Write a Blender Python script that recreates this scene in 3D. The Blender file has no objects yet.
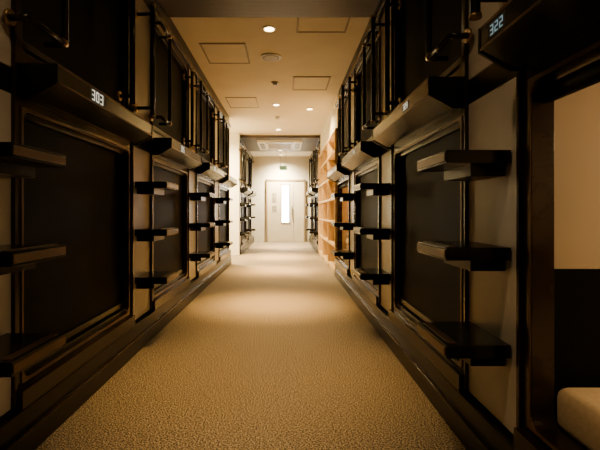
import bpy, bmesh, math, random
from mathutils import Vector, Matrix
random.seed(4)
D=bpy.data; C=bpy.context
XL,XR=-1.04,0.76
CEIL=2.70; YEND=13.6; YBACK=-2.2; PER=1.67

# ---------------- materials ----------------
def mat(name,col,rough=0.5,metal=0.0,noise=0.0,scale=20,col2=None,bump=0.0,emit=None,estr=0,stretch=None,spec=None):
    m=D.materials.new(name); m.use_nodes=True
    nt=m.node_tree; b=nt.nodes['Principled BSDF']
    b.inputs['Base Color'].default_value=(*col,1); b.inputs['Roughness'].default_value=rough
    b.inputs['Metallic'].default_value=metal
    if spec is not None: b.inputs['Specular IOR Level'].default_value=spec
    if emit:
        b.inputs['Emission Color'].default_value=(*emit,1); b.inputs['Emission Strength'].default_value=estr
    if col2 or bump:
        tc=nt.nodes.new('ShaderNodeTexCoord'); mp=nt.nodes.new('ShaderNodeMapping')
        if stretch: mp.inputs['Scale'].default_value=stretch
        n=nt.nodes.new('ShaderNodeTexNoise'); n.inputs['Scale'].default_value=scale; n.inputs['Detail'].default_value=3
        nt.links.new(tc.outputs['Object'],mp.inputs[0]); nt.links.new(mp.outputs[0],n.inputs['Vector'])
        if col2:
            r=nt.nodes.new('ShaderNodeValToRGB')
            r.color_ramp.elements[0].position=0.38; r.color_ramp.elements[1].position=0.62
            r.color_ramp.elements[0].color=(*col,1); r.color_ramp.elements[1].color=(*col2,1)
            nt.links.new(n.outputs['Fac'],r.inputs[0]); nt.links.new(r.outputs[0],b.inputs['Base Color'])
        if bump:
            bp=nt.nodes.new('ShaderNodeBump'); bp.inputs['Strength'].default_value=bump; bp.inputs['Distance'].default_value=0.004
            nt.links.new(n.outputs['Fac'],bp.inputs['Height']); nt.links.new(bp.outputs[0],b.inputs['Normal'])
    return m
LAC=mat('dark_lacquer',(0.004,0.0032,0.0025),0.30,col2=(0.007,0.0055,0.004),scale=6,spec=0.22)
BRN=mat('brown_frame',(0.013,0.0062,0.0026),0.24,col2=(0.021,0.0105,0.0045),scale=8,spec=0.34)
BLK=mat('black_step',(0.003,0.003,0.003),0.22,col2=(0.005,0.005,0.005),scale=10,spec=0.28)
BLIND=mat('charcoal_blind',(0.0036,0.0035,0.0038),0.55,col2=(0.0050,0.0048,0.0050),scale=3,spec=0.04)
PIL=mat('grey_pillar_panel',(0.47,0.44,0.39),0.40,col2=(0.51,0.48,0.43),scale=4)
PLI=mat('plinth_dark',(0.008,0.006,0.004),0.33,col2=(0.012,0.009,0.006),scale=5,spec=0.28)
MET=mat('bar_metal_black',(0.012,0.010,0.008),0.25,metal=0.6,col2=(0.02,0.017,0.013),scale=5)
BRASS=mat('bracket_brass',(0.35,0.25,0.12),0.3,metal=1.0,col2=(0.4,0.28,0.14),scale=5)
EDGE=mat('step_edge_trim',(0.10,0.060,0.028),0.4,metal=0.8,col2=(0.13,0.078,0.037),scale=5)
CW=mat('ceiling_white',(0.78,0.71,0.58),0.8,col2=(0.82,0.75,0.62),scale=3)
CD=mat('soffit_dark_wood',(0.04,0.022,0.011),0.5,col2=(0.06,0.035,0.018),scale=5,stretch=(0.6,8,1))
CF=mat('ceiling_trim_frame',(0.36,0.31,0.24),0.6,col2=(0.40,0.35,0.27),scale=5)
WW=mat('wall_white',(0.80,0.77,0.68),0.7,col2=(0.84,0.81,0.72),scale=3)
WD=mat('wall_dark',(0.03,0.025,0.02),0.6,col2=(0.04,0.033,0.026),scale=3)
DOOR=mat('door_white',(0.74,0.68,0.55),0.45,col2=(0.78,0.72,0.59),scale=3)
DTR=mat('door_trim_grey',(0.34,0.26,0.16),0.45,col2=(0.38,0.30,0.19),scale=3)
GLOW=mat('frosted_window',(0.9,0.9,0.9),0.4,emit=(1.0,0.98,0.92),estr=30)
LAMP=mat('lamp_lens',(1,1,1),0.4,emit=(1.0,0.72,0.36),estr=20)
DISP=mat('display_digits',(0.8,0.8,0.8),0.4,emit=(0.85,0.85,0.72),estr=0.9)
DISPB=mat('display_digits_cool',(0.3,0.4,0.45),0.4,emit=(0.4,0.65,0.75),estr=0.35)
GREEN=mat('exit_green',(0.1,0.4,0.2),0.4,emit=(0.3,0.9,0.4),estr=0.5)
WOOD=mat('light_wood',(0.64,0.44,0.21),0.45,col2=(0.76,0.56,0.29),scale=7,stretch=(8,8,0.8))
BEIGE=mat('capsule_beige_lining',(0.46,0.38,0.27),0.6,col2=(0.50,0.41,0.30),scale=3)
MATT=mat('mattress_fabric',(0.66,0.52,0.31),0.85,col2=(0.72,0.57,0.36),scale=60,bump=0.3)
BLANK=mat('blanket_brown',(0.22,0.11,0.05),0.9,col2=(0.30,0.17,0.08),scale=25,bump=0.5)
PAPER=mat('paper_sign',(0.45,0.4,0.32),0.7,col2=(0.25,0.22,0.18),scale=14)
GRILL=mat('vent_grille',(0.10,0.085,0.065),0.5,col2=(0.14,0.12,0.09),scale=5)
PLW=mat('white_plastic',(0.66,0.62,0.53),0.4,col2=(0.70,0.66,0.57),scale=4)

def carpet():
    m=D.materials.new('carpet'); m.use_nodes=True; nt=m.node_tree; b=nt.nodes['Principled BSDF']
    b.inputs['Roughness'].default_value=0.65; b.inputs['Specular IOR Level'].default_value=0.25
    tc=nt.nodes.new('ShaderNodeTexCoord'); mp=nt.nodes.new('ShaderNodeMapping'); mp.inputs['Scale'].default_value=(0.75,1.0,1)
    n=nt.nodes.new('ShaderNodeTexNoise'); n.inputs['Scale'].default_value=190; n.inputs['Detail'].default_value=2
    v=nt.nodes.new('ShaderNodeTexVoronoi'); v.inputs['Scale'].default_value=130
    L=nt.links.new
    L(tc.outputs['Object'],mp.inputs[0]); L(mp.outputs[0],n.inputs['Vector']); L(mp.outputs[0],v.inputs['Vector'])
    r=nt.nodes.new('ShaderNodeValToRGB'); e=r.color_ramp.elements
    e[0].position=0.44;e[0].color=(0.026,0.022,0.018,1); e[1].position=0.58;e[1].color=(0.68,0.575,0.42,1)
    L(n.outputs['Fac'],r.inputs[0])
    mx=nt.nodes.new('ShaderNodeMixRGB'); mx.blend_type='MULTIPLY'; mx.inputs[0].default_value=0.6
    r2=nt.nodes.new('ShaderNodeValToRGB'); r2.color_ramp.elements[0].color=(1,1,1,1); r2.color_ramp.elements[1].color=(0.35,0.33,0.3,1)
    r2.color_ramp.elements[1].position=0.8
    L(v.outputs['Distance'],r2.inputs[0]); L(r.outputs[0],mx.inputs[1]); L(r2.outputs[0],mx.inputs[2])
    L(mx.outputs[0],b.inputs['Base Color'])
    bp=nt.nodes.new('ShaderNodeBump'); bp.inputs['Strength'].default_value=0.7; bp.inputs['Distance'].default_value=0.004
    L(n.outputs['Fac'],bp.inputs['Height']); L(bp.outputs[0],b.inputs['Normal'])
    return m
CARP=carpet()

# ---------------- mesh builder ----------------
class MB:
    def __init__(s): s.bm=bmesh.new(); s.mats=[]
    def mi(s,m):
        if m not in s.mats: s.mats.append(m)
        return s.mats.index(m)
    def box(s,a,b,c,d,e,f,m):
        x0,x1=sorted((a,b)); y0,y1=sorted((c,d)); z0,z1=sorted((e,f)); i=s.mi(m)
        v=[s.bm.verts.new(p) for p in [(x0,y0,z0),(x1,y0,z0),(x1,y1,z0),(x0,y1,z0),(x0,y0,z1),(x1,y0,z1),(x1,y1,z1),(x0,y1,z1)]]
        for q in [(0,3,2,1),(4,5,6,7),(0,1,5,4),(1,2,6,5),(2,3,7,6),(3,0,4,7)]:
            s.bm.faces.new([v[k] for k in q]).material_index=i
    def prism(s,pts,y0,y1,m):   # pts (x,z)
        i=s.mi(m); A=[s.bm.verts.new((x,y0,z)) for x,z in pts]; B=[s.bm.verts.new((x,y1,z)) for x,z in pts]; n=len(pts)
        s.bm.faces.new(A).material_index=i; s.bm.faces.new(B[::-1]).material_index=i
        for k in range(n): s.bm.faces.new([A[k],B[k],B[(k+1)%n],A[(k+1)%n]]).material_index=i
    def cyl(s,p,q,r,m,seg=14):
        i=s.mi(m); p=Vector(p);q=Vector(q);ax=(q-p).normalized()
        t=ax.orthogonal().normalized(); u=ax.cross(t)
        A=[];B=[]
        for k in range(seg):
            a=2*math.pi*k/seg; o=(t*math.cos(a)+u*math.sin(a))*r
            A.append(s.bm.verts.new(p+o));B.append(s.bm.verts.new(q+o))
        s.bm.faces.new(A).material_index=i; s.bm.faces.new(B[::-1]).material_index=i
        for k in range(seg):
            f=s.bm.faces.new([A[k],B[k],B[(k+1)%seg],A[(k+1)%seg]]); f.material_index=i; f.smooth=True
    def ring(s,xa,xb,y0,y1,z0,z1,t,r,m):  # rounded-opening frame in yz plane
        i=s.mi(m)
        def loop(a0,a1,b0,b1,r):
            out=[]
            for cx,cz,st in [(a1-r,b1-r,0),(a0+r,b1-r,90),(a0+r,b0+r,180),(a1-r,b0+r,270)]:
                for k in range(6):
                    a=math.radians(st+90*k/5); out.append((cx+r*math.cos(a),cz+r*math.sin(a)))
            return out
        O=loop(y0,y1,z0,z1,0.004); I=loop(y0+t,y1-t,z0+t,z1-t,r)
        V=[[s.bm.verts.new((x,a,b)) for a,b in L] for x in (xa,xb) for L in (O,I)]
        n=len(O)
        for k in range(n):
            j=(k+1)%n
            for q in ([V[0][k],V[0][j],V[1][j],V[1][k]],[V[2][k],V[2][j],V[3][j],V[3][k]],[V[0][k],V[0][j],V[2][j],V[2][k]],[V[1][k],V[1][j],V[3][j],V[3][k]]):
                s.bm.faces.new(q).material_index=i
    def done(s,name,bev=0.0):
        bmesh.ops.recalc_face_normals(s.bm,faces=s.bm.faces)
        me=D.meshes.new(name)
        xs=[v.co for v in s.bm.verts]
        c=Vector(((min(v.x for v in xs)+max(v.x for v in xs))/2,(min(v.y for v in xs)+max(v.y for v in xs))/2,min(v.z for v in xs)))
        bmesh.ops.translate(s.bm,verts=s.bm.verts,vec=-c)
        s.bm.to_mesh(me); s.bm.free()
        for m in s.mats: me.materials.append(m)
        o=D.objects.new(name,me); o.location=c; C.collection.objects.link(o)
        if bev:
            md=o.modifiers.new('bevel','BEVEL'); md.width=bev; md.segments=2; md.limit_method='ANGLE'; md.angle_limit=math.radians(50)
        return o

def X(side,d): return XL+d if side=='L' else XR-d

SEG={'0':'abcdef','1':'bc','2':'abged','3':'abgcd','4':'fgbc','5':'afgcd','6':'afgedc','7':'abc','8':'abcdefg','9':'abcdfg'}
def digits(mb,txt,side,yc,zc,h,m):
    w=h*0.62; t=h*0.12; gap=h*0.3
    tot=len(txt)*w+(len(txt)-1)*gap
    sg=1 if side=='L' else -1   # reading direction along y seen from corridor
    mb.box(X(side,0.1485),X(side,0.1508),yc-tot*0.75,yc+tot*0.75,zc-h*0.68,zc+h*0.68,LAC)
    for i,ch in enumerate(txt):
        c0=-tot/2+i*(w+gap)
        S={'a':(0,w,h-t,h),'d':(0,w,0,t),'g':(0,w,h/2-t/2,h/2+t/2),'f':(0,t,h/2,h),'b':(w-t,w,h/2,h),'e':(0,t,0,h/2),'c':(w-t,w,0,h/2)}
        for k in SEG[ch]:
            a,b,c,d=S[k]
            mb.box(X(side,0.150),X(side,0.1525),yc+sg*(c0+a),yc+sg*(c0+b),zc-h/2+c,zc-h/2+d,m)

ZB,ZT=0.24,1.40
def ledge(mb,side,y0,y1):
    pts=[(0.0,1.52),(0.15,1.52),(0.15,1.455),(0.05,1.40),(0.0,1.40)]
    mb.prism([(X(side,d),z) for d,z in pts],y0,y1,BLK)
    ep=[(0.01,1.528),(0.153,1.528),(0.153,1.45),(0.05,1.392),(0.01,1.392)]
    mb.prism([(X(side,d),z) for d,z in ep],y0-0.012,y0,LAC)
    mb.prism([(X(side,d),z) for d,z in ep],y1,y1+0.012,LAC)
    mb.box(X(side,0.135),X(side,0.15),y0,y1,1.52,1.530,EDGE)
    mb.box(X(side,0.148),X(side,0.152),y0,y1,1.455,1.461,EDGE)
def sill(mb,side,y0,y1):
    mb.box(X(side,-0.02),X(side,0.03),y0,y1,0.19,ZB+0.02,BRN)
def lower(side,y0,y1,num,opened=False,dy=0.40,dm=DISP,wood=False):
    mb=MB()
    mb.ring(X(side,-0.07),X(side,0.0),y0,y1,ZB,ZT,0.05,0.04,BRN)
    mb.ring(X(side,0.0),X(side,0.005),y0+0.036,y1-0.036,ZB+0.036,ZT-0.036,0.012,0.042,EDGE)
    if not opened:
        mb.ring(X(side,-0.045),X(side,-0.02),y0+0.05,y1-0.05,ZB+0.05,ZT-0.05,0.022,0.03,LAC)
        mb.box(X(side,-0.06),X(side,-0.04),y0+0.05,y1-0.05,ZB+0.05,ZT-0.05,BLIND)
        mb.box(X(side,-0.04),X(side,-0.028),y0+0.09,y1-0.09,ZB+0.09,ZB+0.12,LAC)
        mb.box(X(side,-0.9),X(side,-0.07),y0,y1,ZB,ZT,WD)
    else:
        lin=WOOD if wood else BEIGE
        dk=WOOD if wood else BLIND
        for a,b in ((y0,y0+0.02),(y1-0.02,y1)):
            mb.box(X(side,-2.0),X(side,-0.07),a,b,0.77,ZT,lin)
            mb.box(X(side,-2.0),X(side,-0.07),a,b,ZB,0.77,dk)
        mb.box(X(side,-2.02),X(side,-2.0),y0,y1,ZB,ZT,lin)
        mb.box(X(side,-2.0),X(side,-0.07),y0+.02,y1-.02,ZT-0.02,ZT,lin)
        mb.box(X(side,-2.0),X(side,-0.07),y0+.02,y1-.02,ZB,ZB+0.03,WD)
        mb.cyl((X(side,-0.05),y0+0.05,ZT-0.085),(X(side,-0.05),y1-0.05,ZT-0.085),0.028,BLIND)
    ledge(mb,side,y0+0.03,y1-0.03)
    digits(mb,num,side,y0+dy,1.490,0.048 if side=='L' else 0.030,dm)
    sill(mb,side,y0,y1)
    return mb.done('sleeping_capsule_lower',0.004)
def upper(side,y0,y1):
    mb=MB()
    za,zb=1.53,2.50
    mb.ring(X(side,-0.07),X(side,0.0),y0,y1,za,zb,0.05,0.04,BRN)
    mb.ring(X(side,-0.045),X(side,-0.02),y0+0.05,y1-0.05,za+0.05,zb-0.05,0.022,0.03,LAC)
    mb.box(X(side,-0.06),X(side,-0.04),y0+0.05,y1-0.05,za+0.05,zb-0.05,BLIND)
    mb.box(X(side,-0.04),X(side,-0.028),y0+0.09,y1-0.09,za+0.09,za+0.12,LAC)
    mb.box(X(side,-0.9),X(side,-0.07),y0,y1,za,zb,WD)
    return mb.done('sleeping_capsule_upper',0.004)
def pillar(side,y0,y1):
    mb=MB(); g=0.001
    mb.box(X(side,-0.3),X(side,-0.004),y0+g,y1-g,0.20,1.40,PIL)
    mb.box(X(side,-0.3),X(side,-0.004),y0+g,y1-g,1.40,1.50,LAC)
    mb.box(X(side,-0.3),X(side,-0.004),y0+g,y1-g,1.50,CEIL-0.2,PIL)
    for a,b in ((y0+g,y0+0.02),(y1-0.02,y1-g)):
        mb.box(X(side,-0.004),X(side,0.012),a,b,0.20,CEIL-0.2,BRN)
    return mb.done('corridor_pillar',0.003)
def step(side,ya,yb,z):
    mb=MB()
    mb.box(X(side,0.0),X(side,0.22),ya,yb,z-0.045,z,BLK)
    mb.box(X(side,0.0),X(side,0.12),ya+0.04,yb-0.02,z-0.085,z-0.045,LAC)
    mb.box(X(side,0.175),X(side,0.205),ya+0.02,yb-0.02,z,z+0.003,EDGE)
    mb.box(X(side,0.215),X(side,0.224),ya+0.005,yb-0.005,z-0.036,z-0.008,EDGE)
    return mb.done('ladder_step',0.005)
def grab(side,y,z0,z1,d=0.13):
    mb=MB()
    mb.cyl((X(side,d),y,z0),(X(side,d),y,z1),0.016,MET)
    for z in (z0+0.06,z1-0.06):
        mb.cyl((X(side,0.013),y,z),(X(side,d),y,z),0.012,MET)
        mb.cyl((X(side,0.013),y,z),(X(side,0.025),y,z),0.03,BRASS)
    for z in (z0,z1):
        mb.cyl((X(side,d),y,z-0.006),(X(side,d),y,z+0.006),0.021,BRASS)
    return mb.done('grab_bar')
def grab_l(side,ya,yb,z0,z1,d=0.09):   # bracket-shaped rail beside the ladder
    mb=MB()
    mb.cyl((X(side,d),yb,z0-0.013),(X(side,d),yb,z1+0.013),0.014,MET)
    for z in (z0,z1):
        mb.cyl((X(side,d),ya,z),(X(side,d),yb,z),0.013,MET)
        mb.cyl((X(side,0.013),ya,z),(X(side,d),ya,z),0.013,MET)
        mb.cyl((X(side,0.013),ya,z),(X(side,0.025),ya,z),0.03,BRASS)
        mb.cyl((X(side,d),yb-0.03,z),(X(side,d),yb-0.005,z),0.019,BRASS)
        mb.cyl((X(side,0.003),yb,z),(X(side,d),yb,z),0.012,MET)
    return mb.done('grab_rail')

def row(side,first,kmin,kmax,skip=(),open_low={}):
    nums=['301','302','303','305','306','307','308','309','310','311','312','313']
    for k in range(kmin,kmax+1):
        y0=first+PER*k; y1=y0+PER-0.435
        pa=y0-0.435
        if y1>YEND-0.01: y1=YEND-0.01
        if k in skip: continue
        num=nums[(k+2)%12] if side=='L' else str(int(nums[(k+2)%12])+20)
        op=k in open_low
        lower(side,y0,y1,num,op,dy=(1.10 if (side=='R' and k==-1) else 0.38),dm=(DISPB if side=='R' and k==-1 else DISP),wood=(op and open_low[k]))
        upper(side,y0,y1)
        pillar(side,pa,y0)
        off0,off1=0.07,0.385
        for z in (0.50,0.83,1.16):
            step(side,pa+off0,pa+off1,z)
        grab(side,pa+0.02+0.03,1.60,2.36)
        if pa-0.25>YBACK+0.05: grab(side,pa-0.25,1.60,2.36,d=0.10)
        grab_l(side,y0-0.06,y0+0.2,1.67,2.38)
L0,R0=1.65,1.815
row('L',L0,-2,6,skip=(4,))
row('R',R0,-2,6,skip=(3,4),open_low={-1:False,2:True})

def plinth(name,side,ya,yb):
    mb=MB()
    mb.box(X(side,-0.3),X(side,0.04),ya,yb,0.0,0.10,PLI)
    mb.box(X(side,-0.3),X(side,0.028),ya,yb,0.10,0.185,LAC)
    mb.box(X(side,-0.3),X(side,0.045),ya,yb,0.092,0.104,BRN)
    mb.done(name,0.003)
    mb=MB()
    mb.box(X(side,-0.3),X(side,0.0),ya,yb,CEIL-0.2,CEIL,LAC)
    mb.box(X(side,0.0),X(side,0.03),ya,yb,CEIL-0.2,CEIL-0.15,BRN)
    mb.done('trim_'+name[-1],0.003)
gapL=(L0+PER*4-0.435,L0+PER*5-0.435)   # lit side passage
gapR=(R0+PER*3-0.435,R0+PER*5-0.435)
plinth('baseboard_left_1','L',YBACK,gapL[0]); plinth('baseboard_left_2','L',gapL[1],YEND)
plinth('baseboard_right_3','R',YBACK,gapR[0]); plinth('baseboard_right_4','R',gapR[1],YEND)

# ---------------- shell ----------------
mb=MB(); mb.box(-3.2,3.2,YBACK-0.1,YEND+0.1,-0.1,0,CARP); mb.done('floor')
SO1=3.78; SO2,SO3=9.8,12.0
mb=MB(); mb.box(-3.2,3.2,YBACK-0.1,YEND+0.1,CEIL,CEIL+0.1,CW)
mb.done('ceiling')
mb=MB(); mb.box(XL,XR,YBACK,SO1,CEIL-0.04,CEIL,CD); mb.done('ceiling_soffit',0.003)
mb=MB(); mb.box(XL,XR,SO2,SO3,CEIL-0.06,CEIL,CD); mb.done('ceiling_soffit',0.003)
mb=MB(); mb.box(-3.2,3.2,YEND,YEND+0.1,0,CEIL,WW); mb.done('wall_back')
mb=MB(); mb.box(-3.2,3.2,YBACK-0.1,YBACK,0,CEIL,WD); mb.done('wall_front')
mb=MB(); mb.box(-3.2,-3.1,YBACK,YEND,0,CEIL,WW); mb.done('wall_left')
mb=MB(); mb.box(3.1,3.2,YBACK,YEND,0,CEIL,WW); mb.done('wall_right')
mb=MB(); mb.box(-3.1,XL+0.005,gapL[1]-0.05,gapL[1],0,CEIL,WW); mb.done('wall_passage_far')
mb=MB(); mb.box(-3.1,XL-0.001,gapL[0]+0.002,gapL[0]+0.05,0,CEIL,WW); mb.done('wall_passage_near')

# ---------------- wooden shelf (with its books as parts) ----------------
SH=2.2
mb=MB()
ya,yb=gapR[0]+0.02,gapR[1]-0.02; xb=X('R',-0.38); xf=X('R',0.03)
mb.box(xb-0.02,xb,ya,yb,0,SH,WOOD)
for y in (ya,ya+(yb-ya)/3,ya+2*(yb-ya)/3,yb-0.03): mb.box(xb,xf,y,y+0.03,0,SH,WOOD)
for z in (0.06,0.42,0.78,1.14,1.50,1.86,SH-0.03): mb.box(xb,xf+0.002,ya,yb,z,z+0.03,WOOD)
mb.box(xb,xf+0.02,ya,yb,0,0.06,WOOD)
shelf=mb.done('wooden_bookshelf',0.002)
mb=MB(); mb.box(X('R',-0.4),X('R',-0.02),ya-0.015,yb+0.015,SH+0.01,CEIL,WW); mb.done('wall_bulkhead')
mb=MB()
for j in range(3):
    yy=ya+0.06+j*(yb-ya)/3
    for zi,z in enumerate((0.09,0.45,0.81,1.17)):
        n=random.randint(3,7); y=yy
        for i in range(n):
            w=random.uniform(0.025,0.05); h=random.uniform(0.18,0.27)
            mb.box(xf+0.05,xf+0.24,y,y+w,z,z+h,random.choice([PAPER,BLANK,WW,BLIND])); y+=w+0.002
bk=mb.done('row_of_books',0.001)
bk.location=bk.location-shelf.location; bk.parent=shelf

# ---------------- mattresses / bedding ----------------
def rounded_slab(name,x0,x1,y0,y1,z0,z1,m,bev=0.035,sub=3):
    mb=MB(); mb.box(x0,x1,y0,y1,z0,z1,m); o=mb.done(name)
    md=o.modifiers.new('b','BEVEL'); md.width=bev; md.segments=4
    for p in o.data.polygons: p.use_smooth=True
    return o
for k in (-1,2):
    y0=R0+PER*k; y1=y0+PER-0.435
    rounded_slab('mattress',X('R',-0.075),X('R',-1.95),y0+0.03,y1-0.03,ZB+0.032,0.41,MATT)
y0=R0+PER*2; y1=y0+PER-0.435
for i in range(3):
    rounded_slab('folded_blanket',X('R',-0.10),X('R',-0.55),y0+0.25,y1-0.2,0.412+i*0.085,0.412+i*0.085+0.08,[BLANK,MATT,BLANK][i],0.03)

# ---------------- door ----------------
mb=MB(); y=YEND-0.001
dx0,dx1=-0.58,0.56; H=1.93
mb.box(dx0-0.05,dx0,y-0.05,y,0,H+0.05,DTR); mb.box(dx1,dx1+0.05,y-0.05,y,0,H+0.05,DTR); mb.box(dx0-0.05,dx1+0.05,y-0.05,y,H,H+0.05,DTR)
mb.box(dx0,0.24,y-0.035,y,0.01,H,DOOR); mb.box(0.25,dx1,y-0.030,y,0.01,H,DOOR)
mb.box(0.24,0.25,y-0.02,y,0.01,H,DTR)
mb.box(-0.16,-0.13,y-0.045,y-0.035,0.62,1.80,DTR); mb.box(0.09,0.12,y-0.045,y-0.035,0.62,1.80,DTR)
mb.box(-0.16,0.12,y-0.045,y-0.035,0.59,0.62,DTR); mb.box(-0.16,0.12,y-0.045,y-0.035,1.80,1.83,DTR)
mb.box(-0.13,0.09,y-0.040,y-0.035,0.62,1.80,GLOW)
mb.cyl((0.19,y-0.08,0.85),(0.19,y-0.08,1.15),0.012,MET)
mb.box(0.18,0.20,y-0.08,y-0.035,0.87,0.89,MET); mb.box(0.18,0.20,y-0.08,y-0.035,1.11,1.13,MET)
mb.done('door_1',0.002)
mb=MB()
mb.box(-0.44,-0.30,y-0.040,y-0.0355,1.25,1.55,PAPER); mb.box(-0.44,-0.30,y-0.040,y-0.0355,0.95,1.15,PAPER)
mb.done('notice_sheets')
mb=MB(); sx=-0.08; sy=12.6
mb.box(sx-0.11,sx+0.11,sy-0.03,sy+0.03,2.18,2.30,PLW)
mb.box(sx-0.095,sx+0.095,sy-0.034,sy-0.03,2.195,2.285,GREEN)
mb.box(sx-0.07,sx-0.02,sy-0.036,sy-0.034,2.205,2.275,WW); mb.box(sx+0.01,sx+0.08,sy-0.036,sy-0.034,2.225,2.255,WW)
for a in (-0.08,0.08): mb.cyl((sx+a,sy,2.30),(sx+a,sy,CEIL),0.008,PLW)
mb.done('exit_sign')

# ---------------- ceiling fittings ----------------
def panel(x0,x1,ya,yb,z):
    mb=MB(); t=0.018
    mb.box(x0+t,x1-t,ya+t,yb-t,z-0.004,z,CW)
    mb.box(x0,x1,ya,ya+t,z-0.01,z,CF);mb.box(x0,x1,yb-t,yb,z-0.01,z,CF)
    mb.box(x0,x0+t,ya+t,yb-t,z-0.01,z,CF);mb.box(x1-t,x1,ya+t,yb-t,z-0.01,z,CF)
    mb.done('ceiling_access_panel')
panel(-0.90,-0.42,4.45,5.05,CEIL); panel(0.09,0.58,5.55,6.15,CEIL); panel(-0.93,-0.45,6.55,7.2,CEIL)
panel(0.10,0.58,3.80,4.18,CEIL)
mb=MB(); mb.cyl((-0.17,4.85,CEIL-0.012),(-0.17,4.85,CEIL),0.12,PLW,40); mb.cyl((-0.17,4.85,CEIL-0.016),(-0.17,4.85,CEIL-0.012),0.095,GRILL,40); mb.cyl((-0.17,4.85,CEIL-0.018),(-0.17,4.85,CEIL-0.016),0.075,CF,40); mb.done('ceiling_speaker')
for yy in (5.8,7.9):
    mb=MB(); mb.cyl((-0.15,yy,CEIL-0.02),(-0.15,yy,CEIL),0.05,PLW,24); mb.cyl((-0.15,yy,CEIL-0.045),(-0.15,yy,CEIL-0.02),0.03,PLW,24); mb.done('smoke_detector')
mb=MB(); z=CEIL-0.061; ax0,ax1,ay0,ay1=-0.68,0.38,10.05,11.35; zz=z-0.06
mb.box(ax0,ax1,ay0,ay1,zz,z,PLW)
mb.box(ax0+0.25,ax1-0.25,ay0+0.28,ay1-0.28,zz-0.006,zz,GRILL)
for i in range(11): mb.box(ax0+0.25,ax1-0.25,ay0+0.31+i*0.062,ay0+0.33+i*0.062,zz-0.012,zz-0.006,PLW)
mb.box(ax0+0.2,ax1-0.2,ay0+0.05,ay0+0.19,zz-0.004,zz,GRILL); mb.box(ax0+0.2,ax1-0.2,ay1-0.19,ay1-0.05,zz-0.004,zz,GRILL)
mb.box(ax0+0.05,ax0+0.16,ay0+0.2,ay1-0.2,zz-0.004,zz,GRILL); mb.box(ax1-0.16,ax1-0.05,ay0+0.2,ay1-0.2,zz-0.004,zz,GRILL)
mb.done('air_conditioner_cassette',0.004)

# downlights: (power, cone, tilt)
WARM=(1.0,0.55,0.15)
def downlight(x,y,z,cones,col=WARM,r=0.045,soft=0.04):
    mb=MB()
    mb.cyl((x,y,z-0.008),(x,y,z),r+0.018,PLW,28); mb.cyl((x,y,z-0.011),(x,y,z-0.008),r,LAMP,28)
    o=mb.done('recessed_downlight')
    for cn in cones:
        P,A=cn[0],cn[1]; tilt=cn[2] if len(cn)>2 else 0
        l=D.lights.new('downlight_lamp','SPOT'); l.energy=P; l.spot_size=math.radians(A); l.spot_blend=1.0; l.color=col; l.shadow_soft_size=soft
        lo=D.objects.new('downlight_lamp',l); C.collection.objects.link(lo); lo.parent=o
        lo.location=Vector((x,y,z-0.03))-o.location
        lo.rotation_euler=(math.radians(tilt),0,0)
cx=-0.16
NEAR_FILL=(1.0,0.65,0.32)
downlight(cx,-0.9,CEIL-0.04,[(40,70),(12,150)],NEAR_FILL)  # added fill lamp behind the camera, for the near end
downlight(cx,0.9,CEIL-0.04,[(85,56),(32,150)],NEAR_FILL)  # added fill lamp out of frame, brightens the near pillars
downlight(cx,2.6,CEIL-0.04,[(330,54),(6,150)])
downlight(cx,4.1,CEIL,[(900,25,8),(1000,40,7),(300,56,4)],soft=0.07)
downlight(cx,7.0,CEIL,[(1300,25),(1300,38),(350,54),(30,150)],soft=0.07)
downlight(cx,9.1,CEIL,[(1800,25),(1500,38),(600,54),(110,150)],soft=0.07)
downlight(cx,11.7,CEIL-0.06,[(2400,42)])
downlight(cx,13.1,CEIL,[(1100,120),(650,150)],(1,0.76,0.42))  # added wall-wash lamp brightening the end wall, placed past the exit sign
downlight(-1.6,gapL[0]+0.8,CEIL,[(1700,160)],(1,0.74,0.36))
downlight(0.40,gapR[0]+0.9,CEIL,[(330,155)],(1,0.66,0.24))  # added lamp to brighten the wooden shelf

for k,p in ((-1,14),(2,13)):  # lamps and fixtures added to brighten the open capsule interiors
    y0=R0+PER*k
    mb=MB(); mb.box(X('R',-0.9),X('R',-1.1),y0+0.5,y0+0.75,ZT-0.035,ZT-0.02,LAMP); o=mb.done('added_capsule_lamp')
    l=D.lights.new('capsule_fill_light','POINT'); l.energy=p; l.color=(1,0.64,0.28); l.shadow_soft_size=0.05
    lo=D.objects.new('capsule_fill_light',l); C.collection.objects.link(lo); lo.parent=o; lo.location=(0,0,-0.08)

w=D.worlds.new('world'); C.scene.world=w; w.use_nodes=True
w.node_tree.nodes['Background'].inputs[0].default_value=(1,0.8,0.55,1); w.node_tree.nodes['Background'].inputs[1].default_value=0.02

cam=D.cameras.new('camera'); co=D.objects.new('camera',cam); C.collection.objects.link(co)
co.location=(0,0,0.95); co.rotation_euler=(math.radians(90),0,0)
cam.sensor_width=36; cam.lens=430/600*36; cam.shift_x=14/600; cam.shift_y=-13/600; cam.clip_start=0.02
C.scene.camera=co
